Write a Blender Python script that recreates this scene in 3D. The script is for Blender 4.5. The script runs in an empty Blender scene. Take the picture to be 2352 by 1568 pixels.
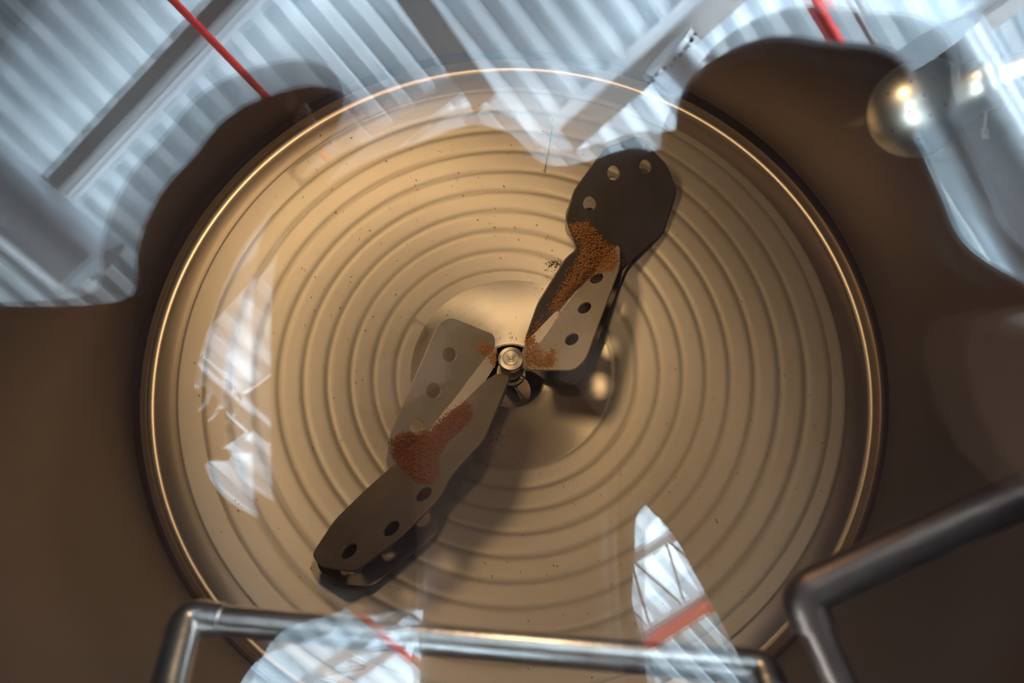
import bpy, bmesh, math, random
import numpy as np
from mathutils import Vector, Matrix
random.seed(7)
rng = np.random.default_rng(7)
scene = bpy.context.scene
col = scene.collection

# ------------------------------------------------------------------ camera
F = 1568.0
TH = math.radians(22.483)
CC, SS = math.cos(TH), math.sin(TH)
C = Vector((0.003, -0.66, 1.589))
cam_data = bpy.data.cameras.new('camera')
cam = bpy.data.objects.new('view_camera', cam_data)
col.objects.link(cam)
cam.location = C
cam.rotation_euler = (TH, 0, 0)
cam_data.sensor_width = 36.0
cam_data.lens = 24.0
cam_data.clip_start = 0.01
cam_data.clip_end = 100
cam_data.dof.use_dof = True
cam_data.dof.focus_distance = 1.75
cam_data.dof.aperture_fstop = 4.2
scene.camera = cam

# ------------------------------------------------------------------ world, exposure
w = bpy.data.worlds.new('World')
scene.world = w
w.use_nodes = True
w.node_tree.nodes['Background'].inputs[0].default_value = (0.5, 0.6, 0.75, 1)
w.node_tree.nodes['Background'].inputs[1].default_value = 0.02
scene.view_settings.view_transform = 'Standard'
scene.view_settings.look = 'None'
scene.view_settings.gamma = 1.0
scene.view_settings.use_curve_mapping = False
scene.view_settings.exposure = 0.25

def area(name, loc, aim, size, size_y, power, color, shape='RECTANGLE', spread=math.pi):
    l = bpy.data.lights.new(name, 'AREA')
    l.shape = shape
    l.size = size
    if shape in ('RECTANGLE', 'ELLIPSE'):
        l.size_y = size_y
    l.energy = power
    l.color = color
    l.spread = spread
    o = bpy.data.objects.new(name, l)
    o.location = loc
    d = (Vector(aim) - Vector(loc)).normalized()
    o.rotation_euler = d.to_track_quat('-Z', 'Y').to_euler()
    col.objects.link(o)
    return o

LAMP = Vector((-0.02, -0.07, 1.34))           # lamp under the tank roof
area('tank_lamp_light', LAMP, (LAMP.x - 0.10, LAMP.y + 0.25, 0), 0.08, 0.08, 3.0, (1.0, 0.68, 0.38), 'DISK')
LAMP2 = Vector((-0.42, 0.46, 1.08))          # second, wider lamp on the far side
area('tank_side_light', LAMP2, (-0.16, 0.46, 0), 0.34, 0.34, 3.6, (1.0, 0.67, 0.36), 'DISK', math.radians(112))

# ------------------------------------------------------------------ unprojection helpers
def ray(px):
    a = (px[0] - 1176) / F
    b = (784 - px[1]) / F
    return Vector((a, SS + b * CC, -CC + b * SS))     # unit depth along the view axis
def at(px, depth):
    return C + ray(px) * depth
def on_plane(px, p0, n):
    r = ray(px)
    return C + r * ((Vector(p0) - C).dot(n) / r.dot(n))
FWD = Vector((0, SS, -CC))
M = Vector((0.01297, -0.35883, 0.93331)).normalized()  # normal of the tilted hatch glass
G1 = C + FWD * 0.35
GAP = 0.042
def above(px, Z):
    """point of the hall at height Z that the hatch glass mirrors at px"""
    r = ray(px)
    t = (G1 - C).dot(M) / r.dot(M)
    P = C + r * t
    d = r - M * (2 * r.dot(M))
    return P + d * ((Z - P.z) / d.z)
def mirror_depth(px, L):
    """point over the glass, seen mirrored at px at path depth L"""
    r = ray(px)
    t = (G1 - C).dot(M) / r.dot(M)
    P = C + r * t
    d = r - M * (2 * r.dot(M))
    return P + d * (L - t)

# ------------------------------------------------------------------ materials
def mat(name, color=(0.5, 0.5, 0.5), rough=0.5, metal=0.0, aniso=0.0, noise=None, bump=None, tangent=False, spec=None):
    m = bpy.data.materials.new(name)
    m.use_nodes = True
    nt = m.node_tree
    b = nt.nodes['Principled BSDF']
    b.inputs['Base Color'].default_value = (*color, 1)
    b.inputs['Roughness'].default_value = rough
    b.inputs['Metallic'].default_value = metal
    if spec is not None:
        b.inputs['Specular IOR Level'].default_value = spec
    tc = nt.nodes.new('ShaderNodeTexCoord')
    if noise:
        sc, c2, lo, hi = noise
        n = nt.nodes.new('ShaderNodeTexNoise')
        n.inputs['Scale'].default_value = sc
        n.inputs['Detail'].default_value = 6
        nt.links.new(tc.outputs['Object'], n.inputs['Vector'])
        r = nt.nodes.new('ShaderNodeValToRGB')
        r.color_ramp.elements[0].position = lo
        r.color_ramp.elements[1].position = hi
        r.color_ramp.elements[0].color = (*color, 1)
        r.color_ramp.elements[1].color = (*c2, 1)
        nt.links.new(n.outputs['Fac'], r.inputs['Fac'])
        nt.links.new(r.outputs['Color'], b.inputs['Base Color'])
    if bump:
        sc, st = bump
        n = nt.nodes.new('ShaderNodeTexNoise')
        n.inputs['Scale'].default_value = sc
        n.inputs['Detail'].default_value = 4
        nt.links.new(tc.outputs['Object'], n.inputs['Vector'])
        bp = nt.nodes.new('ShaderNodeBump')
        bp.inputs['Strength'].default_value = st
        bp.inputs['Distance'].default_value = 0.001
        nt.links.new(n.outputs['Fac'], bp.inputs['Height'])
        nt.links.new(bp.outputs['Normal'], b.inputs['Normal'])
    if aniso:
        b.inputs['Anisotropic'].default_value = aniso
        if tangent:
            t = nt.nodes.new('ShaderNodeTangent')
            t.direction_type = 'RADIAL'
            t.axis = 'Z'
            nt.links.new(t.outputs['Tangent'], b.inputs['Tangent'])
    return m

STEEL_DISH = mat('dish_steel', (0.56, 0.50, 0.42), 0.48, 0.52, 0.60, (3.0, (0.51, 0.455, 0.38), 0.35, 0.7), None, True)
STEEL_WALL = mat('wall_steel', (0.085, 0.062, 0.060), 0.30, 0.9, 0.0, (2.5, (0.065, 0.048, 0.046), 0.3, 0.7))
STEEL_CONE = mat('turned_cone_steel', (0.40, 0.35, 0.28), 0.30, 0.55, 0.88, (5.0, (0.37, 0.32, 0.255), 0.35, 0.7), None, True)
STEEL_KNUCKLE = mat('polished_ring_steel', (0.50, 0.42, 0.34), 0.33, 0.9, 0.4, None, None, True)
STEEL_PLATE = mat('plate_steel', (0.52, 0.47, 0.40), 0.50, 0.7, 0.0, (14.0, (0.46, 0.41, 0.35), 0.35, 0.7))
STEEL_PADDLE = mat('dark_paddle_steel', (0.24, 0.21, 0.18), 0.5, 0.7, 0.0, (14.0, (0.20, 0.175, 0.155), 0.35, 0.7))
STEEL_STRIP = mat('strip_steel', (0.54, 0.48, 0.41), 0.55, 0.6)
STEEL_HUB = mat('turned_steel', (0.50, 0.46, 0.40), 0.42, 1.0, 0.7, None, None, True)
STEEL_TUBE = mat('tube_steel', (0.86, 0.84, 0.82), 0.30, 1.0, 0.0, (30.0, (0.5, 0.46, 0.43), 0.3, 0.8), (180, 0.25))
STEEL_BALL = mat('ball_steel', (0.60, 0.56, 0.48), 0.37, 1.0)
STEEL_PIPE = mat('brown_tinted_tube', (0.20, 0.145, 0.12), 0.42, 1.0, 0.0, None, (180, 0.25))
STEEL_DARK = mat('sump_steel', (0.10, 0.075, 0.06), 0.35, 0.8)
BLACK = mat('black_rubber', (0.012, 0.011, 0.012), 0.6)
GRAIN = mat('malt_grain', (0.40, 0.16, 0.045), 0.85, 0, 0, (220.0, (0.62, 0.30, 0.09), 0.35, 0.7))
GRAIN_RED = mat('wet_malt_grain', (0.20, 0.060, 0.022), 0.8, 0, 0, (220.0, (0.36, 0.13, 0.05), 0.35, 0.7))
SPECK = mat('dried_husk', (0.10, 0.06, 0.02), 0.9)
DECK_WHITE = mat('white_deck_paint', (0.78, 0.82, 0.84), 0.5, 0.0, 0, (0.8, (0.70, 0.75, 0.78), 0.3, 0.7))
PAINT_WHITE = mat('white_steel_paint', (0.74, 0.77, 0.80), 0.45)
PAINT_GREY = mat('grey_steel_paint', (0.30, 0.28, 0.27), 0.5)
PAINT_RED = mat('red_pipe_paint', (0.75, 0.04, 0.04), 0.4)
GALV = mat('galvanised_duct', (0.50, 0.52, 0.54), 0.33, 0.95, 0, (1.5, (0.5, 0.54, 0.57), 0.3, 0.7))
CLOTH = mat('dark_jacket_cloth', (0.060, 0.045, 0.055), 0.9, 0, 0, None, (160, 0.4), spec=0.1)
CLOTH_L = mat('brown_jacket_cloth', (0.075, 0.050, 0.052), 0.9, 0, 0, None, (160, 0.4), spec=0.1)
CLOTH_P = mat('dark_sweater_cloth', (0.070, 0.045, 0.050), 0.95, 0, 0, None, (160, 0.4), spec=0.1)
TROUSER = mat('trouser_cloth', (0.02, 0.025, 0.04), 0.9)
SKIN = mat('skin', (0.35, 0.20, 0.14), 0.55)
HAIR = mat('hair', (0.03, 0.02, 0.015), 0.7)
CONCRETE = mat('hall_floor', (0.30, 0.29, 0.28), 0.7, 0, 0, (2.0, (0.24, 0.235, 0.23), 0.3, 0.7))
PANEL = mat('hall_wall_panel', (0.34, 0.36, 0.38), 0.6)
TAPE = mat('matt_patch', (0.45, 0.38, 0.32), 0.6, 0.5)

def glass_mat(name, f0):
    m = bpy.data.materials.new(name)
    m.use_nodes = True
    nt = m.node_tree
    for n in list(nt.nodes):
        nt.nodes.remove(n)
    out = nt.nodes.new('ShaderNodeOutputMaterial')
    mix = nt.nodes.new('ShaderNodeMixShader')
    tr = nt.nodes.new('ShaderNodeBsdfTransparent')
    tr.inputs[0].default_value = (0.985, 0.99, 0.985, 1)
    gl = nt.nodes.new('ShaderNodeBsdfGlossy')
    gl.inputs['Roughness'].default_value = 0.0
    gl.inputs['Color'].default_value = (0.97, 0.99, 1, 1)
    lw = nt.nodes.new('ShaderNodeLayerWeight')
    lw.inputs['Blend'].default_value = 0.5
    p = nt.nodes.new('ShaderNodeMath'); p.operation = 'POWER'; p.inputs[1].default_value = 5
    mr = nt.nodes.new('ShaderNodeMapRange')
    mr.inputs['To Min'].default_value = f0
    mr.inputs['To Max'].default_value = 1.0
    nt.links.new(lw.outputs['Facing'], p.inputs[0])
    nt.links.new(p.outputs[0], mr.inputs['Value'])
    nt.links.new(mr.outputs[0], mix.inputs[0])
    nt.links.new(tr.outputs[0], mix.inputs[1])
    nt.links.new(gl.outputs[0], mix.inputs[2])
    nt.links.new(mix.outputs[0], out.inputs[0])
    return m
GLASS = glass_mat('hatch_glass', 0.055)
# heat tint of the weld seams on the bottom
nt = STEEL_DISH.node_tree
b_ = nt.nodes['Principled BSDF']
src = b_.inputs['Base Color'].links[0].from_socket
an = nt.nodes.new('ShaderNodeAttribute'); an.attribute_name = 'weld'
mx = nt.nodes.new('ShaderNodeMix'); mx.data_type = 'RGBA'
ml = nt.nodes.new('ShaderNodeMath'); ml.operation = 'MULTIPLY'; ml.inputs[1].default_value = 0.62
nt.links.new(an.outputs['Fac'], ml.inputs[0]); nt.links.new(ml.outputs[0], mx.inputs[0])
nt.links.new(src, mx.inputs[6]); mx.inputs[7].default_value = (0.30, 0.26, 0.20, 1)
nt.links.new(mx.outputs[2], b_.inputs['Base Color'])

def emit_mat(name, color, strength):
    m = bpy.data.materials.new(name)
    m.use_nodes = True
    b = m.node_tree.nodes['Principled BSDF']
    b.inputs['Base Color'].default_value = (*color, 1)
    b.inputs['Emission Color'].default_value = (*color, 1)
    b.inputs['Emission Strength'].default_value = strength
    return m
LAMP_GLASS = emit_mat('lamp_lens', (1.0, 0.7, 0.4), 4)
TUBE_LIT = emit_mat('lit_tube', (0.75, 0.88, 1.0), 6)

# ------------------------------------------------------------------ object helpers
def link(name, me, m=None, parent=None, smooth=False):
    o = bpy.data.objects.new(name, me)
    col.objects.link(o)
    if m:
        me.materials.append(m)
    if parent:
        o.parent = parent
        o.matrix_parent_inverse = Matrix.Translation(-parent.location)
    if smooth and len(me.polygons):
        me.polygons.foreach_set('use_smooth', [True] * len(me.polygons))
        if smooth != 'all':
            me.set_sharp_from_angle(angle=math.radians(40))
    return o
def empty(name, loc, label, cat, group=None):
    o = bpy.data.objects.new(name, None)
    o.location = loc
    col.objects.link(o)
    o['label'] = label
    o['category'] = cat
    if group:
        o['group'] = group
    return o
def tag(o, label, cat=None, group=None, kind=None):
    if label: o['label'] = label
    if cat: o['category'] = cat
    if group: o['group'] = group
    if kind: o['kind'] = kind
    return o
def me_from(name, v, f):
    me = bpy.data.meshes.new(name)
    me.from_pydata([tuple(p) for p in v], [], f)
    me.update()
    return me
def bm_me(name, bm):
    me = bpy.data.meshes.new(name)
    bmesh.ops.recalc_face_normals(bm, faces=bm.faces)
    bm.to_mesh(me)
    bm.free()
    return me

def frame_of(d):
    d = d.normalized()
    a = Vector((0, 0, 1)) if abs(d.z) < 0.9 else Vector((1, 0, 0))
    u = d.cross(a).normalized()
    return u, d.cross(u).normalized()
def tube_bm(bm, pts, r, n=20, cap=True):
    pts = [Vector(p) for p in pts]
    rs = r if isinstance(r, (list, tuple)) else [r] * len(pts)
    rings = []
    u = None
    for i, p in enumerate(pts):
        d = (pts[min(i + 1, len(pts) - 1)] - pts[max(i - 1, 0)]).normalized()
        if u is None:
            u, v = frame_of(d)
        else:
            u = (u - d * u.dot(d)).normalized()
            v = d.cross(u).normalized()
        rings.append([bm.verts.new(p + (u * math.cos(2 * math.pi * k / n) + v * math.sin(2 * math.pi * k / n)) * rs[i]) for k in range(n)])
    for a, b in zip(rings[:-1], rings[1:]):
        for k in range(n):
            bm.faces.new((a[k], a[(k + 1) % n], b[(k + 1) % n], b[k]))
    if cap:
        bm.faces.new(rings[0][::-1])
        bm.faces.new(rings[-1])
def tube(name, pts, r, m, parent=None, n=20):
    bm = bmesh.new()
    tube_bm(bm, pts, r, n)
    return link(name, bm_me(name, bm), m, parent, True)
def round_path(pts, rad, n=8):
    """replace the corners of a polyline by arcs"""
    out = [Vector(pts[0])]
    for i in range(1, len(pts) - 1):
        p = Vector(pts[i]); a = (Vector(pts[i - 1]) - p); b = (Vector(pts[i + 1]) - p)
        k = min(rad, a.length * 0.45, b.length * 0.45)
        s, e = p + a.normalized() * k, p + b.normalized() * k
        for j in range(n + 1):
            t = j / n
            out.append(s * (1 - t) ** 2 + p * 2 * t * (1 - t) + e * t * t)
    out.append(Vector(pts[-1]))
    return out
def lathe_me(name, prof, n=64, center=(0, 0, 0), closed=False):
    v, f = [], []
    c = Vector(center)
    for (r, z) in prof:
        for k in range(n):
            a = 2 * math.pi * k / n
            v.append((c.x + r * math.cos(a), c.y + r * math.sin(a), c.z + z))
    m_ = len(prof)
    rng_ = range(m_ if closed else m_ - 1)
    for i in rng_:
        j = (i + 1) % m_
        for k in range(n):
            f.append((i * n + k, i * n + (k + 1) % n, j * n + (k + 1) % n, j * n + k))
    return me_from(name, v, f)
def lathe(name, prof, m, parent=None, n=64, center=(0, 0, 0), closed=False, xf=None):
    me = lathe_me(name, prof, n, center, closed)
    bm = bmesh.new(); bm.from_mesh(me)
    bmesh.ops.remove_doubles(bm, verts=bm.verts, dist=1e-6)
    bmesh.ops.recalc_face_normals(bm, faces=bm.faces)
    if xf is not None:
        bmesh.ops.transform(bm, matrix=xf, verts=bm.verts)
    bm.to_mesh(me); bm.free()
    return link(name, me, m, parent, True)
def beam_bm(bm, a, b, wid, hgt, up=Vector((0, 0, 1))):
    """box bar from a to b (centre lines), wid across, hgt along up"""
    a, b = Vector(a), Vector(b)
    d = (b - a).normalized()
    s = d.cross(up).normalized() * wid / 2
    u = s.cross(d).normalized() * hgt / 2
    vs = [bm.verts.new(p + x + y) for p in (a, b) for x, y in ((s, u), (-s, u), (-s, -u), (s, -u))]
    for q in ((0, 1, 2, 3), (7, 6, 5, 4), (0, 4, 5, 1), (1, 5, 6, 2), (2, 6, 7, 3), (3, 7, 4, 0)):
        bm.faces.new([vs[i] for i in q])
def bar(name, a, b, wid, hgt, m, parent=None, up=Vector((0, 0, 1))):
    bm = bmesh.new()
    beam_bm(bm, a, b, wid, hgt, up)
    return link(name, bm_me(name, bm), m, parent)
def disk_matrix(center, n):
    return Matrix.Translation(center) @ n.to_track_quat('Z', 'Y').to_matrix().to_4x4()

# ================================================================== the tank
tank = empty('brewing_vessel', (0, 0, -0.264), 'round stainless steel brewing vessel seen from above through its hatch', 'tank')
R_IN, PITCH, R0 = 0.096, 0.0580, 0.836
def dish_z(r):
    if r < 0.836:
        t = (r - R_IN) / (0.836 - R_IN)
        return -0.264 + 0.239 * (t ** 1.06)
    return -0.025 + (r - 0.836) * 0.10
def sm(x):
    x = np.clip(x, 0, 1)
    return x * x * (3 - 2 * x)
def make_dish():
    nt_ = 540
    rr = np.concatenate([np.linspace(R_IN, 0.27, 50)[:-1], np.linspace(0.27, 0.840, 330)])
    th = np.linspace(0, 2 * math.pi, nt_, endpoint=False)
    Rg, Tg = np.meshgrid(rr, th, indexing='ij')
    z = np.vectorize(dish_z)(rr)[:, None] + np.zeros_like(Rg)
    u = ((math.radians(140) - Tg) / (2 * math.pi)) % 1.0
    k = np.floor((R0 - Rg) / PITCH - u)            # band index
    x = ((R0 - Rg) / PITCH - u - k) * 2 - 1         # -1..1 across the band
    edge = 1 - np.abs(x)
    ok = (k >= 0) & (k + u < 8.97)
    pf = lambda e: 0.0009 * (1 - np.exp(-(np.clip(e, 0, 1) / 0.27) ** 2))
    h = pf(edge)
    # rounded outer end of the band
    s_ = u * 2 * math.pi * 0.806
    xe = np.sqrt(np.clip((0.032 - s_) / 0.030, 0, None) ** 2 + x ** 2)
    h = np.where((k == 0) & (s_ < 0.032), pf(1 - xe), h)
    # inner end
    e_ = (8.97 - (k + u)) * 2 * math.pi * 0.30
    xi = np.sqrt(np.clip((0.030 - e_) / 0.030, 0, None) ** 2 + x ** 2)
    h = np.where((e_ < 0.03) & ok, pf(1 - xi), h)
    h = np.where(ok, h, 0.0)
    # narrow weld groove on either side of the band
    z = z + h
    V = np.stack([Rg * np.cos(Tg), Rg * np.sin(Tg), z], -1).reshape(-1, 3)
    nr = len(rr)
    i = np.arange(nr - 1)[:, None] * nt_
    j = np.arange(nt_)[None, :]
    j2 = (j + 1) % nt_
    Q = np.stack([i + j, i + nt_ + j, i + nt_ + j2, i + j2], -1).reshape(-1, 4)
    me = bpy.data.meshes.new('dished_bottom')
    me.vertices.add(len(V)); me.vertices.foreach_set('co', V.ravel())
    me.loops.add(Q.size); me.loops.foreach_set('vertex_index', Q.ravel())
    me.polygons.add(len(Q)); me.polygons.foreach_set('loop_start', np.arange(0, Q.size, 4))
    me.polygons.foreach_set('loop_total', np.full(len(Q), 4))
    me.update()
    me.validate()
    at_ = me.attributes.new('weld', 'FLOAT', 'POINT')
    wd = np.clip(1 - h / 0.0009, 0, 1) * ok
    at_.data.foreach_set('value', wd.astype(np.float32).ravel())
    o_ = link('dished_bottom', me, STEEL_DISH, tank, 'all')
    me.materials.append(STEEL_CONE)
    rc = int(np.sum(rr[:-1] < 0.280))
    mi = np.zeros(len(Q), dtype=np.int32); mi[:rc * nt_] = 1
    me.polygons.foreach_set('material_index', mi)
    return o_
tag(make_dish(), 'shallow conical bottom with a spiral welded heating channel')
lathe('knuckle_ring', [(0.840, -0.0262), (0.850, -0.0235), (0.878, -0.014)] + [(0.880 + 0.024 * math.sin(a), 0.010 - 0.024 * math.cos(a)) for a in np.linspace(0.2, math.pi / 2, 16)] + [(0.9042, 0.022)], STEEL_KNUCKLE, tank, 256)
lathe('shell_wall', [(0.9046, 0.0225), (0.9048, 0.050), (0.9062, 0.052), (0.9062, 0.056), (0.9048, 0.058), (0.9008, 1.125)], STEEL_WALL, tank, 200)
lathe('outlet_rim', [(0.096, -0.268), (0.0975, -0.262), (0.0985, -0.261), (0.0990, -0.2635), (0.0965, -0.270)], STEEL_HUB, tank, 96, closed=True)
lathe('sump', [(0.096, -0.264), (0.094, -0.30), (0.085, -0.37), (0.06, -0.405), (0.0, -0.41)], STEEL_DARK, tank, 64)
# outer shell down to the floor
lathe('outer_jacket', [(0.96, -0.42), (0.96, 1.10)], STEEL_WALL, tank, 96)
# cone roof with the hatch cut out of it
HC = G1.copy(); HC.x = 0.003
HR = 0.386
def make_roof():
    me = lathe_me('cone_roof', [(0.06, 1.452), (0.9, 1.130), (0.975, 1.10), (0.975, 1.092), (0.9, 1.122), (0.06, 1.444)], 160, closed=True)
    o = link('cone_roof', me, STEEL_WALL, tank, True)
    cut = lathe_me('cutter', [(0.0, -0.3), (HR, -0.3), (HR, 0.3), (0, 0.3)], 96)
    bm = bmesh.new(); bm.from_mesh(cut); bmesh.ops.remove_doubles(bm, verts=bm.verts, dist=1e-6)
    bmesh.ops.recalc_face_normals(bm, faces=bm.faces)
    bmesh.ops.transform(bm, matrix=disk_matrix(HC, M), verts=bm.verts); bm.to_mesh(cut); bm.free()
    co = bpy.data.objects.new('cutter', cut); col.objects.link(co)
    mod = o.modifiers.new('b', 'BOOLEAN'); mod.operation = 'DIFFERENCE'; mod.object = co; mod.solver = 'EXACT'
    dg = bpy.context.evaluated_depsgraph_get()
    new = bpy.data.meshes.new_from_object(o.evaluated_get(dg))
    o.modifiers.clear(); o.data = new
    bpy.data.objects.remove(co)
    return o
make_roof()
# lamp ports in the roof
lathe('lamp_port', [(0.0, 0.20), (0.05, 0.20), (0.055, 0.04), (0.172, 0.03), (0.175, 0.0), (0.172, -0.002), (0.170, 0.006), (0.0, 0.008)], STEEL_DARK, tank, 40, center=(LAMP2.x, LAMP2.y, LAMP2.z + 0.016))
lathe('lamp_port', [(0.0, 0.14), (0.04, 0.14), (0.045, 0.03), (0.056, 0.02), (0.058, 0.0), (0.052, -0.002), (0.050, 0.006), (0.0, 0.008)], STEEL_DARK, tank, 40, center=(LAMP.x, LAMP.y, LAMP.z + 0.016))

# ------------------------------------------------------------------ hatch with its two panes
hatch = empty('sight_hatch', HC, 'tilted round glass hatch of two clear panes mirroring the hall ceiling', 'hatch')
def hxf(off): return disk_matrix(HC + M * off, M)
def pane(off):
    prof = [(0.0, 0.0025), (0.380, 0.0025), (0.382, 0.0), (0.380, -0.0025), (0.0, -0.0025)]
    o = lathe('glass_pane', prof, GLASS, hatch, 128, xf=hxf(off))
    for p in o.data.polygons: p.use_smooth = False
    return o
pane(0.0)
pane(-GAP)
lathe('hatch_frame', [(0.382, 0.014), (0.41, 0.014), (0.412, 0.004), (0.412, -0.050), (0.381, -0.050), (0.381, -0.046), (0.384, -0.044), (0.384, -0.004), (0.381, -0.003), (0.381, 0.010)], STEEL_WALL, hatch, 128, closed=True, xf=hxf(0))

# ------------------------------------------------------------------ agitator
agit = empty('agitator', (0, 0, -0.264), 'two-armed agitator of bent perforated plates on a central hub', 'agitator')
lathe('hub', [(0, -0.120), (0.004, -0.120), (0.0055, -0.1225), (0.009, -0.1225), (0.010, -0.124), (0.019, -0.124), (0.020, -0.1265), (0.0225, -0.1265), (0.0235, -0.124), (0.0325, -0.1245), (0.034, -0.127),
              (0.034, -0.150), (0.030, -0.153), (0.030, -0.215), (0, -0.215)], STEEL_HUB, agit, 72)
lathe('shaft', [(0, -0.21), (0.019, -0.21), (0.019, -0.41), (0, -0.41)], STEEL_DARK, agit, 40)
lathe('shaft_collar', [(0.020, -0.232), (0.040, -0.232), (0.042, -0.236), (0.042, -0.244), (0.020, -0.244)], STEEL_HUB, agit, 48, closed=True)
lathe('set_screw', [(0, 0.006), (0.004, 0.006), (0.005, 0.004), (0.005, -0.006), (0, -0.006)], STEEL_HUB, agit, 12, center=(0.036, -0.030, -0.178))
lathe('set_screw', [(0, 0.005), (0.003, 0.005), (0.004, 0.003), (0.004, -0.005), (0, -0.005)], STEEL_HUB, agit, 12, center=(0.028, -0.040, -0.170))

ARM = math.radians(60)
_p = Vector((math.sin(ARM), -math.cos(ARM), 0))
N_IN = (Vector((0, 0, 1)) * math.cos(math.radians(-30)) + _p * math.sin(math.radians(-30))).normalized()
P_IN = Vector((0, 0, -0.118))
N_OUT = Vector((0.413, -0.492, 0.766)).normalized()
P_OUT = Vector((0, 0, -0.10))
N_ST = Vector((0.15, -0.15, 1)).normalized()
ROT = Matrix.Rotation(math.pi, 3, 'Z')
def plate(name, outline, holes, p0, n, thick, m, parent, hole_r=0.0215, rad=0.012, circ=None):
    u, v = frame_of(n)
    def to2(px):
        q = on_plane(px, p0, n) - p0
        return (q.dot(u), q.dot(v))
    cu = bpy.data.curves.new(name, 'CURVE'); cu.dimensions = '2D'; cu.fill_mode = 'BOTH'
    cu.extrude = thick / 2; cu.bevel_depth = 0.0006; cu.bevel_resolution = 1
    pts = [Vector((*to2(p), 0)) for p in outline]
    # rounded corners
    res = []
    n_ = len(pts)
    for i in range(n_):
        p = pts[i]; a = pts[i - 1] - p; b = pts[(i + 1) % n_] - p
        k = min(rad, a.length * .42, b.length * .42)
        s, e = p + a.normalized() * k, p + b.normalized() * k
        for j in range(6):
            t = j / 5
            res.append(s * (1 - t) ** 2 + p * 2 * t * (1 - t) + e * t * t)
    sp = cu.splines.new('POLY'); sp.points.add(len(res) - 1); sp.use_cyclic_u = True
    for q, r_ in zip(sp.points, res): q.co = (r_.x, r_.y, 0, 1)
    for h in holes:
        x, y = to2(h)
        sp = cu.splines.new('POLY'); sp.points.add(31); sp.use_cyclic_u = True
        for k in range(32):
            a = 2 * math.pi * k / 32
            sp.points[k].co = (x + hole_r * math.cos(a), y + hole_r * math.sin(a), 0, 1)
    tmp = bpy.data.objects.new('tmp', cu); col.objects.link(tmp)
    dg = bpy.context.evaluated_depsgraph_get()
    me = bpy.data.meshes.new_from_object(tmp.evaluated_get(dg))
    bpy.data.objects.remove(tmp)
    X = Matrix(((u.x, v.x, n.x, p0.x), (u.y, v.y, n.y, p0.y), (u.z, v.z, n.z, p0.z), (0, 0, 0, 1)))
    me.transform(X)
    me.name = name
    me.materials.clear()
    return link(name, me, m, parent)
# right-hand arm
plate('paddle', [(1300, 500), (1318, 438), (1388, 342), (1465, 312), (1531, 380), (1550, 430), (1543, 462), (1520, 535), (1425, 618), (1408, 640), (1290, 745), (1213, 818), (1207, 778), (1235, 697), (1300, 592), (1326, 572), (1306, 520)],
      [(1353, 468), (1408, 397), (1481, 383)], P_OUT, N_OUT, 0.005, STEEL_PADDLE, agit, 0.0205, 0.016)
BLADE = [(1212, 850), (1212, 822), (1240, 790), (1290, 715), (1348, 640), (1380, 575), (1400, 560), (1424, 566), (1424, 612), (1345, 826), (1318, 850)]
bp1 = plate('blade_plate', BLADE, [(1371, 640), (1343, 708), (1314, 780)], P_IN, N_IN, 0.005, STEEL_PLATE, agit, 0.0195, 0.026)
H1, H2 = on_plane((1240, 790), P_IN, N_IN), on_plane((1348, 640), P_IN, N_IN)
HD = (H2 - H1).normalized()
N_ST = (Matrix.Rotation(math.radians(14), 3, HD) @ N_IN)
if N_ST.x < N_IN.x: N_ST = (Matrix.Rotation(math.radians(-14), 3, HD) @ N_IN)
fs1 = plate('fold_strip', [(1206, 832), (1209, 790), (1255, 715), (1322, 612), (1350, 575), (1384, 566), (1348, 641), (1290, 716), (1240, 791), (1213, 823)], [], H1, N_ST, 0.005, STEEL_STRIP, agit, 0.02, 0.006)
# left-hand arm: the same plates half a turn round
NI2, NO2, NS2 = [Vector((-q.x, -q.y, q.z)) for q in (N_IN, N_OUT, N_ST)]
for nm_, o_ in (('blade_plate', bp1), ('fold_strip', fs1)):
    me_ = o_.data.copy(); me_.transform(Matrix.Rotation(math.pi, 4, 'Z'))
    link(nm_, me_, None, agit)
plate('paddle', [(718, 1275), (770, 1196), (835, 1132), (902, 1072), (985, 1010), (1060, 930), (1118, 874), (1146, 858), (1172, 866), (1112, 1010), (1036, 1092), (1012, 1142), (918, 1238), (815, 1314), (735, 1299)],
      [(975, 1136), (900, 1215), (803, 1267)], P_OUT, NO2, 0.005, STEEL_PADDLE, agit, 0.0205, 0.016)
# dark plates added close over the bottom, shaped as the blades' shadows
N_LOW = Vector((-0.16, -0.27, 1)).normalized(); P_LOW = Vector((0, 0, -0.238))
plate('shadow_plate', [(1183, 852), (1225, 852), (1250, 872), (1305, 885), (1330, 878), (1347, 850), (1437, 617), (1480, 560), (1480, 430), (1400, 400), (1300, 480), (1298, 530), (1327, 568), (1300, 600), (1240, 700)],
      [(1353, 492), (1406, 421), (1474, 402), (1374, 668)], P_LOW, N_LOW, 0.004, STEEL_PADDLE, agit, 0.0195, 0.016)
plate('shadow_plate', [(724, 1278), (735, 1312), (790, 1342), (856, 1347), (925, 1288), (1000, 1228), (1038, 1150), (1110, 1012), (1168, 890), (1150, 862), (1040, 985), (960, 1060), (880, 1110)],
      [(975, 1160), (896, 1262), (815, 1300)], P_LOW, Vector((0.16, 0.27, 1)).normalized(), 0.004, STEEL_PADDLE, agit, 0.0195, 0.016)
tube('spoke', [(0.006, -0.030, -0.246), (0.030, -0.070, -0.262)], 0.0035, STEEL_HUB, agit, 10)

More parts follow.
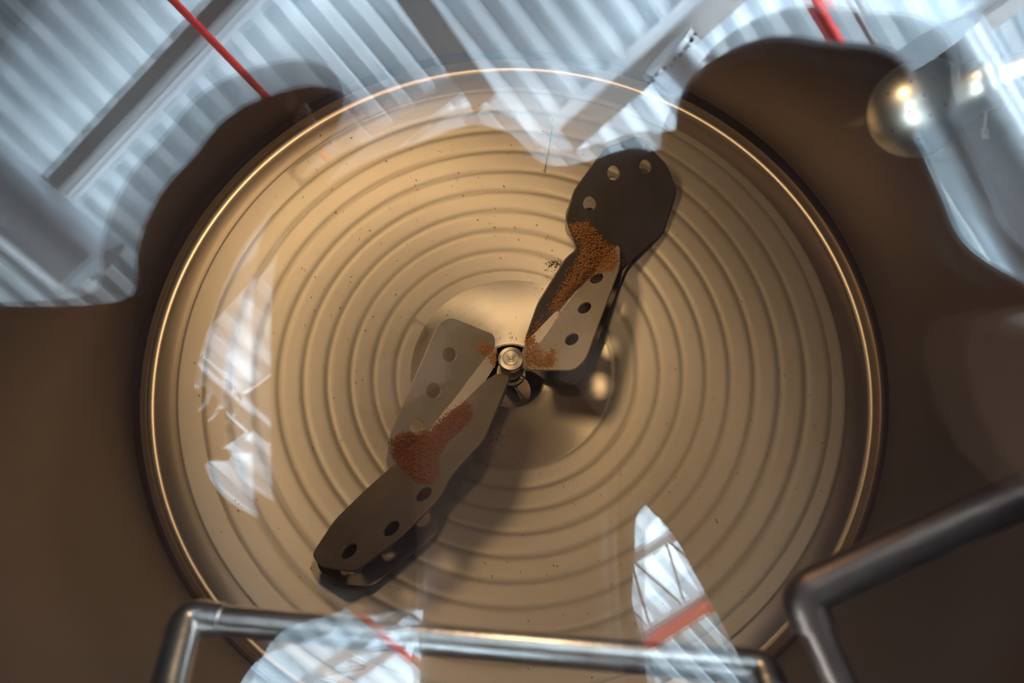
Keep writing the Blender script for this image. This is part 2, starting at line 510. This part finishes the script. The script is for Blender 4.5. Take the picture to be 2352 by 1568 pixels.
# ------------------------------------------------------------------ grain heaps
def inside(p, poly):
    x, y = p; c = False; j = len(poly) - 1
    for i in range(len(poly)):
        xi, yi = poly[i]; xj, yj = poly[j]
        if (yi > y) != (yj > y) and x < (xj - xi) * (y - yi) / (yj - yi) + xi: c = not c
        j = i
    return c
def edge_d(p, poly):
    best = 1e9
    for i in range(len(poly)):
        a = Vector(poly[i - 1]); b = Vector(poly[i]); q = Vector(p)
        t = max(0, min(1, (q - a).dot(b - a) / max(1e-9, (b - a).length_squared)))
        best = min(best, (a + (b - a) * t - q).length)
    return best
OCT = [(1, 0, 0), (-1, 0, 0), (0, 1, 0), (0, -1, 0), (0, 0, 1), (0, 0, -1)]
OCF = [(0, 2, 4), (2, 1, 4), (1, 3, 4), (3, 0, 4), (2, 0, 5), (1, 2, 5), (3, 1, 5), (0, 3, 5)]
from mathutils.bvhtree import BVHTree
_v, _f = [], []
for o_ in agit.children:
    if o_.name.split('.')[0] in ('blade_plate', 'fold_strip', 'paddle'):
        b_ = len(_v); _v += [v.co.copy() for v in o_.data.vertices]; _f += [[b_ + i for i in p.vertices] for p in o_.data.polygons]
BLADES = BVHTree.FromPolygons(_v, _f)
def on_blade(px):
    P, n, i, d = BLADES.ray_cast(C, ray(px).normalized())
    if P is not None and n.z < 0: n = -n
    return P, n
def grains(name, spots, m, label):
    """spots: (point, size) of single grains, one mesh of loose octahedra"""
    V, Fc = [], []
    for P, s in spots:
        R = Matrix.Rotation(random.random() * 6.28, 3, 'Z') @ Matrix.Rotation(random.random() * 6.28, 3, 'X')
        b = len(V)
        for q in OCT:
            V.append(P + R @ Vector((q[0] * s * 1.5, q[1] * s * .75, q[2] * s * .75)))
        Fc += [tuple(b + i for i in t) for t in OCF]
    o = link(name, me_from(name, V, Fc), m)
    tag(o, label, 'grain', None, 'stuff')
    return o
def heap(name, poly, p0, n, m, label, dens=0.55, high=0.010, size=0.0016, lift=0.003, soft=9):
    xs = [p[0] for p in poly]; ys = [p[1] for p in poly]
    spots = []
    N = int((max(xs) - min(xs)) * (max(ys) - min(ys)) * dens)
    for _ in range(N):
        p = (random.uniform(min(xs) - 8, max(xs) + 8), random.uniform(min(ys) - 8, max(ys) + 8))
        ins = inside(p, poly); d = edge_d(p, poly)
        if ins:
            if d < soft and random.random() > 0.35 + 0.65 * d / soft: continue
            hh = high * min(1, d / 22) ** 0.7
        else:
            if random.random() > 0.30 * math.exp(-d / 3.0): continue
            hh = 0
        P, nn = on_blade(p)
        if P is None: continue
        P = P + nn * (0.001 + hh * (0.2 + 0.8 * random.random()))
        spots.append((P, size * random.uniform(0.6, 1.3)))
    return grains(name, spots, m, label)
heap('malt_grain', [(1308, 516), (1345, 508), (1368, 528), (1385, 552), (1412, 568), (1424, 600), (1412, 622), (1390, 628), (1366, 630), (1345, 645), (1322, 662), (1300, 690), (1286, 716), (1262, 706), (1275, 680), (1300, 640), (1325, 600), (1335, 572), (1322, 548)],
     P_IN, N_IN, GRAIN, 'long golden brown heap of crushed malt on the upper blade', lift=0.006, high=0.014)
heap('malt_grain', [(1188, 820), (1196, 790), (1212, 768), (1228, 772), (1240, 795), (1252, 808), (1272, 802), (1277, 822), (1270, 842), (1225, 846), (1205, 842)],
     P_IN, N_IN, GRAIN, 'brown patch of crushed malt right of the hub', high=0.008)
heap('malt_grain', [(1093, 790), (1112, 783), (1126, 796), (1142, 806), (1150, 830), (1148, 850), (1146, 868), (1136, 866), (1132, 840), (1118, 816), (1102, 812)],
     P_IN, NI2, GRAIN, 'thin trail of crushed malt left of the hub', high=0.006)
heap('malt_grain', [(898, 1010), (925, 992), (958, 990), (985, 988), (1012, 962), (1042, 940), (1066, 926), (1082, 935), (1084, 958), (1060, 985), (1030, 1012), (1005, 1050), (1008, 1085), (990, 1112), (960, 1108), (925, 1078), (900, 1050)],
     P_IN, NI2, GRAIN_RED, 'reddish heap of damp malt on the lower left blade', lift=0.005, high=0.012, dens=0.6)
heap('malt_grain', [(1222, 762), (1228, 745), (1240, 728), (1250, 720), (1248, 740), (1238, 758)],
     P_IN, N_IN, GRAIN, 'small malt crumbs along the bright fold by the hub', high=0.002, soft=14, dens=.3)
# loose specks lying on the bottom
def dish_pt(px):
    r = ray(px); lo, hi = 1.2, 2.6
    for _ in range(40):
        t = (lo + hi) / 2; P = C + r * t
        if P.z > dish_z(max(R_IN, math.hypot(P.x, P.y))) + 0.004: lo = t
        else: hi = t
    return C + r * lo
sp = []
def cluster(cx, cy, sx, sy, n, s0):
    for _ in range(n):
        sp.append((dish_pt((random.gauss(cx, sx), random.gauss(cy, sy))) + Vector((0, 0, .0015)), s0 * random.uniform(.5, 1.3)))
cluster(1272, 606, 9, 6, 90, 0.0016); cluster(1265, 625, 12, 16, 40, 0.0013); cluster(1240, 670, 14, 22, 26, 0.0012)
cluster(1140, 1005, 22, 26, 110, 0.0015); cluster(1120, 1015, 8, 10, 30, 0.002); cluster(1175, 775, 14, 6, 14, 0.0014)
for _ in range(420):
    a = random.uniform(0, 6.283); r = math.sqrt(random.uniform(.02, 1)) * .82
    sp.append((Vector((r * math.cos(a), r * math.sin(a), dish_z(r) + .0055)), random.uniform(.0008, .0018)))
for _ in range(60):
    sp.append((dish_pt((random.uniform(700, 1250), random.uniform(240, 760))) + Vector((0, 0, .0015)), random.uniform(.0012, .0024)))
grains('husk_crumb', sp, SPECK, 'dark husk crumbs scattered over the vessel bottom')
hair = tube('fibre', [dish_pt(p) + Vector((0, 0, .003)) for p in ((1270, 272), (1266, 310), (1258, 355), (1250, 396))], 0.0009, SPECK, None, 6)
tag(hair, 'thin dark fibre lying across the rings near the upper paddle', 'fibre')
patch = bpy.data.objects.new('x', None); bpy.data.objects.remove(patch)

# ------------------------------------------------------------------ pipes inside, close under the hatch
rail = empty('grab_rail', at((1100, 1475), 0.53), 'bent stainless tube rail crossing below the hatch with blue-white glint', 'rail')
tube('cross_tube', [at((506, 1424), 0.555), at((1100, 1478), 0.53), at((1684, 1527), 0.508)], 0.0120, STEEL_TUBE, rail, 32)
tube('elbow', round_path([at((512, 1424), 0.555), at((430, 1412), 0.558), at((384, 1590), 0.50), at((372, 1700), 0.47)], 0.030, 14), 0.0134, STEEL_TUBE, rail, 32)
tube('elbow', round_path([at((1680, 1527), 0.508), at((1752, 1532), 0.505), at((1800, 1680), 0.46), at((1815, 1760), 0.45)], 0.026, 14), 0.0134, STEEL_TUBE, rail, 32)
rail2 = empty('bent_pipe', at((1850, 1360), 0.48), 'dark bent stainless pipe turning its corner at the lower right', 'pipe')
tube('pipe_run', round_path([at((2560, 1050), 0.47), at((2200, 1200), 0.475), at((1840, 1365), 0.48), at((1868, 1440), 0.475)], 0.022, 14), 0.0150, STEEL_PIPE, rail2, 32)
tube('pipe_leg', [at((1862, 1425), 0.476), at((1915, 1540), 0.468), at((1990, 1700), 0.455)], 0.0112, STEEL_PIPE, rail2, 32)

# ------------------------------------------------------------------ spray ball
BC = at((2112, 250), 0.66)
BR = 0.0455
ball = empty('spray_ball', BC, 'round perforated steel spray ball on a pipe at the upper right', 'spray ball')
nd = (at((2430, 128), 0.58) - BC).normalized()
def ball_mesh():
    bm = bmesh.new()
    bmesh.ops.create_uvsphere(bm, u_segments=64, v_segments=40, radius=BR)
    bmesh.ops.transform(bm, matrix=Matrix.Translation(BC), verts=bm.verts)
    return bm_me('ball_shell', bm)
link('ball_shell', ball_mesh(), STEEL_BALL, ball, 'all')
for i, px in enumerate([(2092, 187), (2144, 181), (2122, 219), (2089, 257), (2137, 265), (2040, 215), (2050, 300), (2110, 320), (2170, 240)]):
    r = ray(px).normalized(); b = (C - BC).dot(r); disc = b * b - ((C - BC).length_squared - BR * BR)
    if disc <= 0: continue
    P = C + r * (-b - math.sqrt(disc)); nn = (P - BC).normalized()
    lathe('spray_hole', [(0, 0.0004), (0.0011, 0.0004), (0.0013, -0.001), (0, -0.001)], BLACK, ball, 14, xf=disk_matrix(P, nn))
X = disk_matrix(BC, nd)
lathe('collar', [(0.0, 0.030), (0.0285, 0.0350), (0.0245, 0.045), (0.0230, 0.056), (0.0240, 0.060), (0.0252, 0.062), (0.0252, 0.066), (0.0225, 0.068), (0.014, 0.069), (0, 0.069)], STEEL_BALL, ball, 48, xf=X)
lathe('neck_sleeve', [(0, 0.065), (0.0150, 0.065), (0.0150, 0.105), (0.0115, 0.109), (0, 0.109)], STEEL_BALL, ball, 40, xf=X)
tube('supply_pipe', [BC + nd * 0.10, BC + nd * 0.30], 0.0105, STEEL_BALL, ball, 28)
pin = [at((2268, 175), 0.62), at((2270, 215), 0.622), at((2266, 255), 0.624), at((2262, 298), 0.626)]
tube('lock_pin', pin, 0.0010, STEEL_HUB, ball, 8)
tube('pin_tail', [at((2257, 296), 0.626), at((2260, 318), 0.628)], 0.0010, STEEL_HUB, ball, 8)
tube('pin_tail', [at((2267, 296), 0.626), at((2268, 318), 0.628)], 0.0010, STEEL_HUB, ball, 8)

# ================================================================== the hall over the tank
ZD = C.z + 5.2
AZ = math.radians(40.3)
E1 = Vector((math.cos(AZ), math.sin(AZ), 0))            # along the purlins
E2 = Vector((-math.sin(AZ), math.cos(AZ), 0))           # along the deck ribs
CEN = Vector((0, -5.2, 0))
def deck():
    pitch = 0.225
    n = 160
    prof = [(0.0, 0.0), (0.090, 0.0), (0.105, 0.13), (0.210, 0.13)]
    V, Fc = [], []
    L = 14.0
    cols = []
    for i in range(-n // 2, n // 2):
        for (a, h) in prof:
            cols.append((i * pitch + a, h))
    for (a, h) in cols:
        for s in (-L, L):
            p = CEN + E1 * a + E2 * s
            V.append((p.x, p.y, ZD + h))
    for i in range(len(cols) - 1):
        Fc.append((2 * i, 2 * i + 1, 2 * i + 3, 2 * i + 2))
    return link('ceiling', me_from('ceiling', V, Fc), DECK_WHITE)
tag(deck(), 'white painted corrugated steel roof deck', None, None, 'structure')
def wall(name, a, b):
    bm = bmesh.new()
    beam_bm(bm, Vector(a), Vector(b), 0.2, 7.4)
    tag(link(name, bm_me(name, bm), PANEL), None, None, None, 'structure')
W = 13.0
q = [CEN + E1 * (W * i) + E2 * (W * j) for i, j in ((-1, -1), (1, -1), (1, 1), (-1, 1))]
for nm, a, b in (('wall_south', q[0], q[1]), ('wall_east', q[1], q[2]), ('wall_north', q[2], q[3]), ('wall_west', q[3], q[0])):
    wall(nm, (a.x, a.y, ZD - 3.5), (b.x, b.y, ZD - 3.5))
def floor():
    V, Fc = [], []
    n = 64
    for k in range(n):
        a = 2 * math.pi * k / n
        V.append((0.985 * math.cos(a), 0.985 * math.sin(a), 0.02))
    for k in range(n):
        a = 2 * math.pi * k / n
        V.append((20 * math.cos(a), -5 + 20 * math.sin(a), 0.02))
    for k in range(n):
        Fc.append((k, (k + 1) % n, n + (k + 1) % n, n + k))
    return link('floor', me_from('floor', V, Fc), CONCRETE)
tag(floor(), None, None, None, 'structure')

def purlin(px_a, px_b, z, wid, hgt, m, label, ext=(0, 0), flange=None, name='roof_beam', slots=True):
    a, b = above(px_a, z), above(px_b, z)
    d = (b - a).normalized()
    a, b = a - d * ext[0], b + d * ext[1]
    t = empty(name, (a + b) / 2, label, 'beam', 'steel beams under the roof deck')
    bar('web', a, b, wid, hgt, m, t)
    if flange:
        side = d.cross(Vector((0, 0, 1))).normalized()
        off, fw = flange
        bar('flange', a + side * off + Vector((0, 0, hgt * .3)), b + side * off + Vector((0, 0, hgt * .3)), fw, 0.03, PAINT_WHITE, t)
    return t, a, b
ZB = ZD - 0.16
b1, *_ = purlin((112, 440), (520, 0), ZB, 0.15, 0.26, PAINT_GREY, 'grey roof beam with white ledge mirrored at the upper left', (0, 3.2), (0.13, 0.07))
b2, *_ = purlin((1300, 318), (1660, 0), ZB, 0.20, 0.26, PAINT_GREY, 'dark roof beam mirrored above the upper paddle', (0, 3), (-0.15, 0.09))
b3, *_ = purlin((2090, 165), (2262, 8), ZB, 0.10, 0.2, PAINT_WHITE, 'white roof beam mirrored beside the spray ball', (3, 3))
b4, *_ = purlin((2180, 110), (2352, -10), ZB - .2, 0.12, 0.15, PAINT_GREY, 'double grey strut mirrored in the upper right corner', (0, 3))
b5, *_ = purlin((1062, 180), (850, 350), ZB, 0.16, 0.24, PAINT_WHITE, 'pale cross beam mirrored just inside the top of the bright ring', (0, 1.5), (-0.17, 0.09))
b6, *_ = purlin((450, 1030), (640, 885), ZB, 0.26, 0.26, PAINT_GREY, 'grey beam mirrored in the gap at the left of the rings', (0.4, 1.4))
mb, *_ = purlin((940, -20), (1070, 165), ZD - .49, 0.20, 0.36, PAINT_GREY, 'broad dark main girder mirrored at the top centre', (3, 0.25), None, 'main_girder')
b7, *_ = purlin((470, 740), (650, 540), ZB, 0.12, 0.2, PAINT_GREY, 'thin grey beam mirrored over the upper end of the left gap', (0.1, 1.0))

def pipe_up(name, px_a, px_b, z, r, m, label, cat='pipe', ext=(0, 0), seams=0):
    a, b = above(px_a, z), above(px_b, z)
    d = (b - a).normalized()
    a, b = a - d * ext[0], b + d * ext[1]
    t = empty(name, (a + b) / 2, label, cat, {'pipe': 'red sprinkler pipes', 'duct': 'silver air ducts'}.get(cat))
    tube('pipe_length' if 'duct' not in name else 'duct_wall', [a, b], r, m, t, 36)
    for i in range(seams):
        s = (i + .5) / seams
        tube('seam', [a + (b - a) * s - d * .006, a + (b - a) * s + d * .006], r * 1.012, m, t, 36)
    return t
pipe_up('sprinkler_pipe', (397, 0), (625, 235), ZD - .6, 0.028, PAINT_RED, 'thin red sprinkler pipe mirrored at the upper left', ext=(3, .6))
pipe_up('sprinkler_pipe', (1885, 0), (1950, 110), ZD - .7, 0.05, PAINT_RED, 'red pipe mirrored over the cap of the right-hand person', ext=(3, .6))
pipe_up('sprinkler_pipe', (1480, 1492), (1650, 1382), ZD - .75, 0.055, PAINT_RED, 'broad red pipe under a truss mirrored at the lower right', ext=(.4, 2))
pipe_up('sprinkler_pipe', (810, 1408), (950, 1524), ZD - .6, 0.035, PAINT_RED, 'short red pipe mirrored at the lower left behind the rail', ext=(.1, .6))
pipe_up('hanger_rod', (1972, 0), (2032, 108), ZD - .5, 0.022, PAINT_GREY, 'thin dark rod mirrored right of the red pipe', 'rod', ext=(3, .2))
pipe_up('air_duct', (-60, 395), (228, 640), ZD - 1.0, 0.27, GALV, 'large silver duct with seams mirrored at the left edge', 'duct', ext=(3, -.1), seams=14)
pipe_up('air_duct', (440, 840), (600, 985), ZD - .9, 0.10, GALV, 'small silver duct mirrored in the gap left of the rings', 'duct', ext=(.1, .1), seams=6)
pipe_up('air_duct', (2170, 160), (2460, 640), ZD - 1.2, 0.30, GALV, 'wide silver duct mirrored behind the spray ball', 'duct', ext=(.2, 2), seams=9)

# drum shaped fan unit with a box beside it
fa, fb = above((1537, 118), ZD - 1.5), above((1597, 185), ZD - 1.5)
fan = empty('fan_unit', (fa + fb) / 2, 'silver drum shaped fan unit mirrored above the bright ring', 'fan')
dd = (fb - fa).normalized()
tube('drum', [fa, fa + dd * .42], 0.165, GALV, fan, 48)
tube('drum_rim', [fa - dd * .012, fa + dd * .02], 0.17, PAINT_WHITE, fan, 48)
for k in range(14):
    a = 2 * math.pi * k / 14
    u_, v_ = frame_of(dd)
    P = fa + dd * .03 + (u_ * math.cos(a) + v_ * math.sin(a)) * .172
    tube('bolt', [P - dd * .01, P + dd * .01], 0.010, BLACK, fan, 8)
bx = above((1640, 165), ZD - 1.5)
bar('motor_box', bx - dd * .10, bx + dd * .10, 0.16, 0.16, PAINT_WHITE, fan)
bar('bracket', fa + dd * .35, bx, 0.05, 0.05, GALV, fan)

def truss(px_a, px_b, off, z, label, ext, nseg, sgn=1):
    a, b = above(px_a, z), above(px_b, z)
    d = (b - a).normalized(); a, b = a - d * ext[0], b + d * ext[1]
    side = d.cross(Vector((0, 0, 1))).normalized() * off * sgn
    up = Vector((0, 0, .35))
    t = empty('roof_truss', (a + b) / 2, label, 'truss', 'white roof trusses')
    bar('chord', a, b, 0.10, 0.06, PAINT_WHITE, t)
    bar('chord', a + side + up, b + side + up, 0.10, 0.06, PAINT_WHITE, t)
    for i in range(nseg):
        s0, s1 = i / nseg, (i + 1) / nseg
        p, q_ = a.lerp(b, s0), (a + side + up).lerp(b + side + up, (s0 + s1) / 2)
        r = a.lerp(b, s1)
        tube('lattice_rod', [p, q_], 0.013, PAINT_GREY, t, 8)
        tube('lattice_rod', [q_, r], 0.013, PAINT_GREY, t, 8)
    return t
truss((700, 1568), (857, 1457), .48, ZD - .55, 'white lattice truss mirrored at the lower left over the rail', (1.5, 1.2), 9, 1)
truss((1455, 1470), (1660, 1345), .5, ZD - .65, 'white lattice truss beside the broad red pipe mirrored at the lower right', (.6, 1.2), 7, -1)

# batten lights in pairs, most of them along beams, facing the deck
def batten(px_a, px_b, off, power, label, ext):
    z = ZD - .26
    a, b = above(px_a, z), above(px_b, z)
    d = (b - a).normalized(); a, b = a - d * ext[0], b + d * ext[1]
    side = d.cross(Vector((0, 0, 1))).normalized()
    for s_ in (-off, off):
        p, q_ = a + side * s_, b + side * s_
        mid = (p + q_) / 2
        l = bpy.data.lights.new('uplight', 'AREA'); l.shape = 'RECTANGLE'; l.size = (q_ - p).length; l.size_y = .06
        l.energy = power * (q_ - p).length; l.color = (0.70, 0.86, 1.0)
        o = bpy.data.objects.new('uplight', l); col.objects.link(o)
        x = d; zc = Vector((0, 0, -1)); y = zc.cross(x).normalized()
        o.matrix_world = Matrix(((x.x, y.x, zc.x, mid.x), (x.y, y.y, zc.y, mid.y), (x.z, y.z, zc.z, mid.z + .02), (0, 0, 0, 1)))
batten((112, 440), (520, 0), .30, 32, '', (0, 2.5))
batten((1300, 318), (1660, 0), .30, 36, '', (1.0, 2.5))
batten((2090, 165), (2262, 8), .22, 22, '', (3, 2.5))
batten((470, 1010), (640, 885), .30, 42, '', (2.0, 2.0))
batten((700, 1568), (857, 1457), -.9, 75, '', (3, 6))
batten((1450, 1300), (1640, 1190), .3, 60, '', (2, 4))  # unseen pair with no beam, added to brighten the deck here

# unseen raking lights added for rib contrast, then downlights added for floor bounce
for k, (u_, p_) in enumerate(((7.5, 3400), (-8.5, 2600))):
    a = CEN + E1 * u_; a.z = ZD - 1.7
    area('raking_fill', a, a - E1 * u_ * .6 + Vector((0, 0, 1.7)), 9.0, .5, p_, (0.74, 0.88, 1.0))
for xy in ((-6, -3), (6, -9)):
    area('bounce_fill', (xy[0], xy[1], ZD - 1), (xy[0], xy[1], 0), 1.2, 1.2, 700, (0.85, 0.92, 1.0))  # added fill, bounced off the floor up to the pipes

# ================================================================== people leaning over the hatch
def person_body(name, J, R, label, look):
    """one continuous skinned body; J joints, R radii, edges fixed"""
    E = [('pelvis', 'waist'), ('waist', 'chest'), ('chest', 'neck'), ('neck', 'head0'), ('head0', 'head1'),
         ('chest', 'shl'), ('shl', 'ell'), ('ell', 'wrl'), ('wrl', 'hal'), ('chest', 'shr'), ('shr', 'elr'), ('elr', 'wrr'), ('wrr', 'har'),
         ('pelvis', 'hil'), ('hil', 'knl'), ('knl', 'anl'), ('anl', 'tol'), ('pelvis', 'hir'), ('hir', 'knr'), ('knr', 'anr'), ('anr', 'tor')]
    keys = list(J)
    V = [Vector(J[k]) for k in keys]; rad = [R[k] for k in keys]
    ed = [(keys.index(a), keys.index(b)) for a, b in E]
    # five fingers from each hand
    for hk, wk, sgn in (('hal', 'wrl', 1), ('har', 'wrr', -1)):
        h = Vector(J[hk]); d = (h - Vector(J[wk])).normalized()
        side = d.cross(Vector(look)).normalized() * sgn
        curl = Vector(look).normalized()
        for k, (o_, ln) in enumerate([(-.030, .060), (-.011, .075), (.010, .080), (.030, .070)]):
            b = h + side * o_ + d * .025
            pts = [b, b + d * ln * .5 + curl * .012, b + d * ln * .75 + curl * .035]
            i0 = len(V); V += pts; rad += [.0095, .0085, .0075]
            ed += [(keys.index(hk), i0), (i0, i0 + 1), (i0 + 1, i0 + 2)]
        i0 = len(V); V += [h - side * .035, h - side * .055 + d * .030 + curl * .01]; rad += [.011, .009]
        ed += [(keys.index(hk), i0), (i0, i0 + 1)]
    me = bpy.data.meshes.new(name); me.from_pydata([tuple(v) for v in V], ed, [])
    o = bpy.data.objects.new('tmp', me); col.objects.link(o)
    o.modifiers.new('skin', 'SKIN')
    if not me.skin_vertices:
        bpy.context.view_layer.objects.active = o
    ly = me.skin_vertices[0] if me.skin_vertices else None
    if ly:
        for i, r in enumerate(rad): ly.data[i].radius = (r, r)
        ly.data[keys.index('pelvis')].use_root = True
    s = o.modifiers.new('sub', 'SUBSURF'); s.levels = 2; s.render_levels = 2
    dg = bpy.context.evaluated_depsgraph_get()
    nm = bpy.data.meshes.new_from_object(o.evaluated_get(dg))
    bpy.data.objects.remove(o)
    t = link(name, nm, SKIN, None, 'all')
    tag(t, label, 'person')
    return t
from mathutils.geometry import tessellate_polygon
def inflate(name, px_poly, L, thick, m, parent):
    """a padded garment volume: outline at path depth L, rounded front and back"""
    pts = []
    for i in range(len(px_poly)):
        a, b = Vector(px_poly[i]), Vector(px_poly[(i + 1) % len(px_poly)])
        k = max(1, int((b - a).length / 28))
        pts += [a.lerp(b, j / k) for j in range(k)]
    for _ in range(2):
        pts = [(pts[i - 1] + pts[i] * 2 + pts[(i + 1) % len(pts)]) / 4 for i in range(len(pts))]
    n = len(pts)
    ar = sum(pts[i - 1].x * pts[i].y - pts[i].x * pts[i - 1].y for i in range(n))
    nor = []
    for i in range(n):
        t = (pts[(i + 2) % n] - pts[i - 2]).normalized()
        nor.append(Vector((-t.y, t.x)) * (1 if ar > 0 else -1))
    bm = bmesh.new()
    rings = []
    for (ins, dz) in ((16, 0.0), (5, 0.18), (0.0, 0.45), (5, 0.8), (16, 1.0)):
        rings.append([bm.verts.new(mirror_depth(p + q * ins, L + dz * thick)) for p, q in zip(pts, nor)])
    for A, B in zip(rings[:-1], rings[1:]):
        for i in range(n):
            bm.faces.new((A[i], A[(i + 1) % n], B[(i + 1) % n], B[i]))
    tri = tessellate_polygon([[Vector((p.x, p.y, 0)) for p in pts]])
    for t in tri:
        for R_ in (rings[0], rings[-1]):
            try: bm.faces.new([R_[k] for k in t])
            except ValueError: pass
    return link(name, bm_me(name, bm), m, parent, 'all')

def stand(head, chest, pelvis, feet, hands, elbows, shoulders):
    up = (head - chest).normalized()
    J = dict(pelvis=pelvis, waist=pelvis.lerp(chest, .45), chest=chest, neck=chest.lerp(head, .62), head0=head - up * .03, head1=head + up * .09,
             shl=shoulders[0], ell=elbows[0], wrl=hands[0] + (elbows[0] - hands[0]).normalized() * .08, hal=hands[0],
             shr=shoulders[1], elr=elbows[1], wrr=hands[1] + (elbows[1] - hands[1]).normalized() * .08, har=hands[1],
             hil=pelvis + (feet[0] - feet[1]).normalized() * .09 - Vector((0, 0, .06)), hir=pelvis - (feet[0] - feet[1]).normalized() * .09 - Vector((0, 0, .06)))
    for s, f in (('l', feet[0]), ('r', feet[1])):
        J['kn' + s] = (J['hi' + s]).lerp(f, .5); J['an' + s] = f + Vector((0, 0, .08))
        fw = (Vector((0, 0, 0)) - f); fw.z = 0
        J['to' + s] = f + fw.normalized() * .16 + Vector((0, 0, .04))
    R = dict(pelvis=.15, waist=.13, chest=.15, neck=.06, head0=.085, head1=.075, shl=.065, ell=.045, wrl=.03, hal=.034, shr=.065, elr=.045, wrr=.03, har=.034,
             hil=.095, knl=.06, anl=.045, tol=.04, hir=.095, knr=.06, anr=.045, tor=.04)
    return J, R
V3 = Vector
# --- photographer
hd = mirror_depth((1190, 600), 1.05)
ch = mirror_depth((1180, 930), 1.12)
J, R = stand(hd, ch, V3((0.02, -1.28, 1.02)), (V3((-.14, -1.30, .02)), V3((.16, -1.30, .02))),
             (mirror_depth((1060, 800), .80), mirror_depth((1320, 800), .80)), (mirror_depth((860, 900), .98), mirror_depth((1430, 930), .98)),
             (mirror_depth((900, 760), 1.12), mirror_depth((1440, 760), 1.12)))
ph = person_body('person', J, R, 'person in a dark sweater leaning over the hatch and holding a camera', -M)
inflate('sweater', [(582, 1180), (578, 900), (580, 700), (592, 560), (650, 430), (780, 352), (860, 318), (932, 292), (1085, 236), (1180, 262), (1250, 350), (1320, 345), (1400, 330), (1440, 300), (1530, 300), (1620, 420),
                    (1600, 900), (1530, 1190), (1484, 1187), (1481, 1249), (1484, 1309), (1477, 1398), (1465, 1431), (1483, 1449), (1493, 1485), (1508, 1580), (1520, 1700), (960, 1700), (962, 1568), (931, 1505), (955, 1488), (972, 1432),
                    (857, 1458), (780, 1466), (690, 1300)], .96, .20, CLOTH_P, ph)
# --- person at the right with a cap
hr = mirror_depth((1880, 260), .98)
cr = mirror_depth((1950, 800), 1.10)
J, R = stand(hr, cr, V3((1.25, -.75, 1.0)), (V3((1.30, -.60, .02)), V3((1.25, -.95, .02))),
             (mirror_depth((1850, 860), .93), mirror_depth((2200, 1000), .95)), (mirror_depth((1900, 980), 1.0), mirror_depth((2330, 900), 1.05)),
             (mirror_depth((1780, 700), 1.10), mirror_depth((2250, 650), 1.10)))
pr = person_body('person', J, R, 'person in a dark coat and cap leaning in from the right', -M)
inflate('cap', [(1540, 300), (1560, 220), (1600, 150), (1660, 85), (1730, 45), (1810, 15), (1900, 12), (1990, 30), (2090, 30), (2150, 52), (2190, 100), (2205, 200), (2180, 330), (1900, 430), (1700, 430)], .86, .10, BLACK, pr)
inflate('coat', [(1440, 330), (1560, 290), (1800, 330), (1950, 300), (2130, 230), (2195, 260), (2235, 360), (2272, 440), (2300, 520), (2370, 580), (2600, 700), (2640, 1760), (1800, 1760), (1690, 1490), (1641, 1398), (1581, 1291), (1548, 1219), (1500, 1185), (1460, 900), (1430, 600)], .85, .10, CLOTH, pr)
# --- person at the left
hl = mirror_depth((330, 820), 1.02)
cl = mirror_depth((200, 1180), 1.12)
J, R = stand(hl, cl, V3((-1.25, -.85, 1.0)), (V3((-1.25, -1.02, .02)), V3((-1.28, -.70, .02))),
             (mirror_depth((450, 1000), .98), mirror_depth((640, 360), .90)), (mirror_depth((300, 1150), 1.05), mirror_depth((400, 560), 1.05)),
             (mirror_depth((100, 1200), 1.15), mirror_depth((300, 800), 1.15)))
pl = person_body('person', J, R, 'person in a brown jacket reaching over the hatch from the left', -M)
inflate('jacket', [(-260, 690), (0, 694), (134, 690), (236, 672), (232, 560), (254, 483), (308, 384), (379, 317), (436, 234), (519, 176), (624, 145), (672, 129), (726, 135), (780, 168), (800, 210), (796, 262), (776, 300), (700, 400),
                   (640, 460), (596, 520), (560, 560), (500, 690), (455, 840), (446, 900), (457, 1010), (480, 1100), (530, 1160), (590, 1180), (720, 1300), (800, 1440), (700, 1475), (637, 1488), (584, 1514), (546, 1575), (500, 1700), (-260, 1700)], .85, .10, CLOTH_L, pl)
# --- the camera in the photographer's hands
cm = empty('hand_camera', C - FWD * .05, 'black camera held over the hatch by the leaning photographer', 'camera')
XC = Matrix.Translation(C - FWD * .05) @ cam.rotation_euler.to_matrix().to_4x4()
bm = bmesh.new(); bmesh.ops.create_cube(bm, size=1, matrix=XC @ Matrix.Translation((0, 0, .02)) @ Matrix.Diagonal((.125, .075, .045, 1)))
bmesh.ops.bevel(bm, geom=bm.edges[:], offset=.006, segments=2, affect='EDGES')
link('camera_body', bm_me('camera_body', bm), BLACK, cm)
lathe('lens_barrel', [(.0, .010), (.024, .010), (.026, .0), (.030, -.004), (.031, -.034), (.027, -.036), (.022, -.030), (.0, -.022)], BLACK, cm, 40, xf=XC)
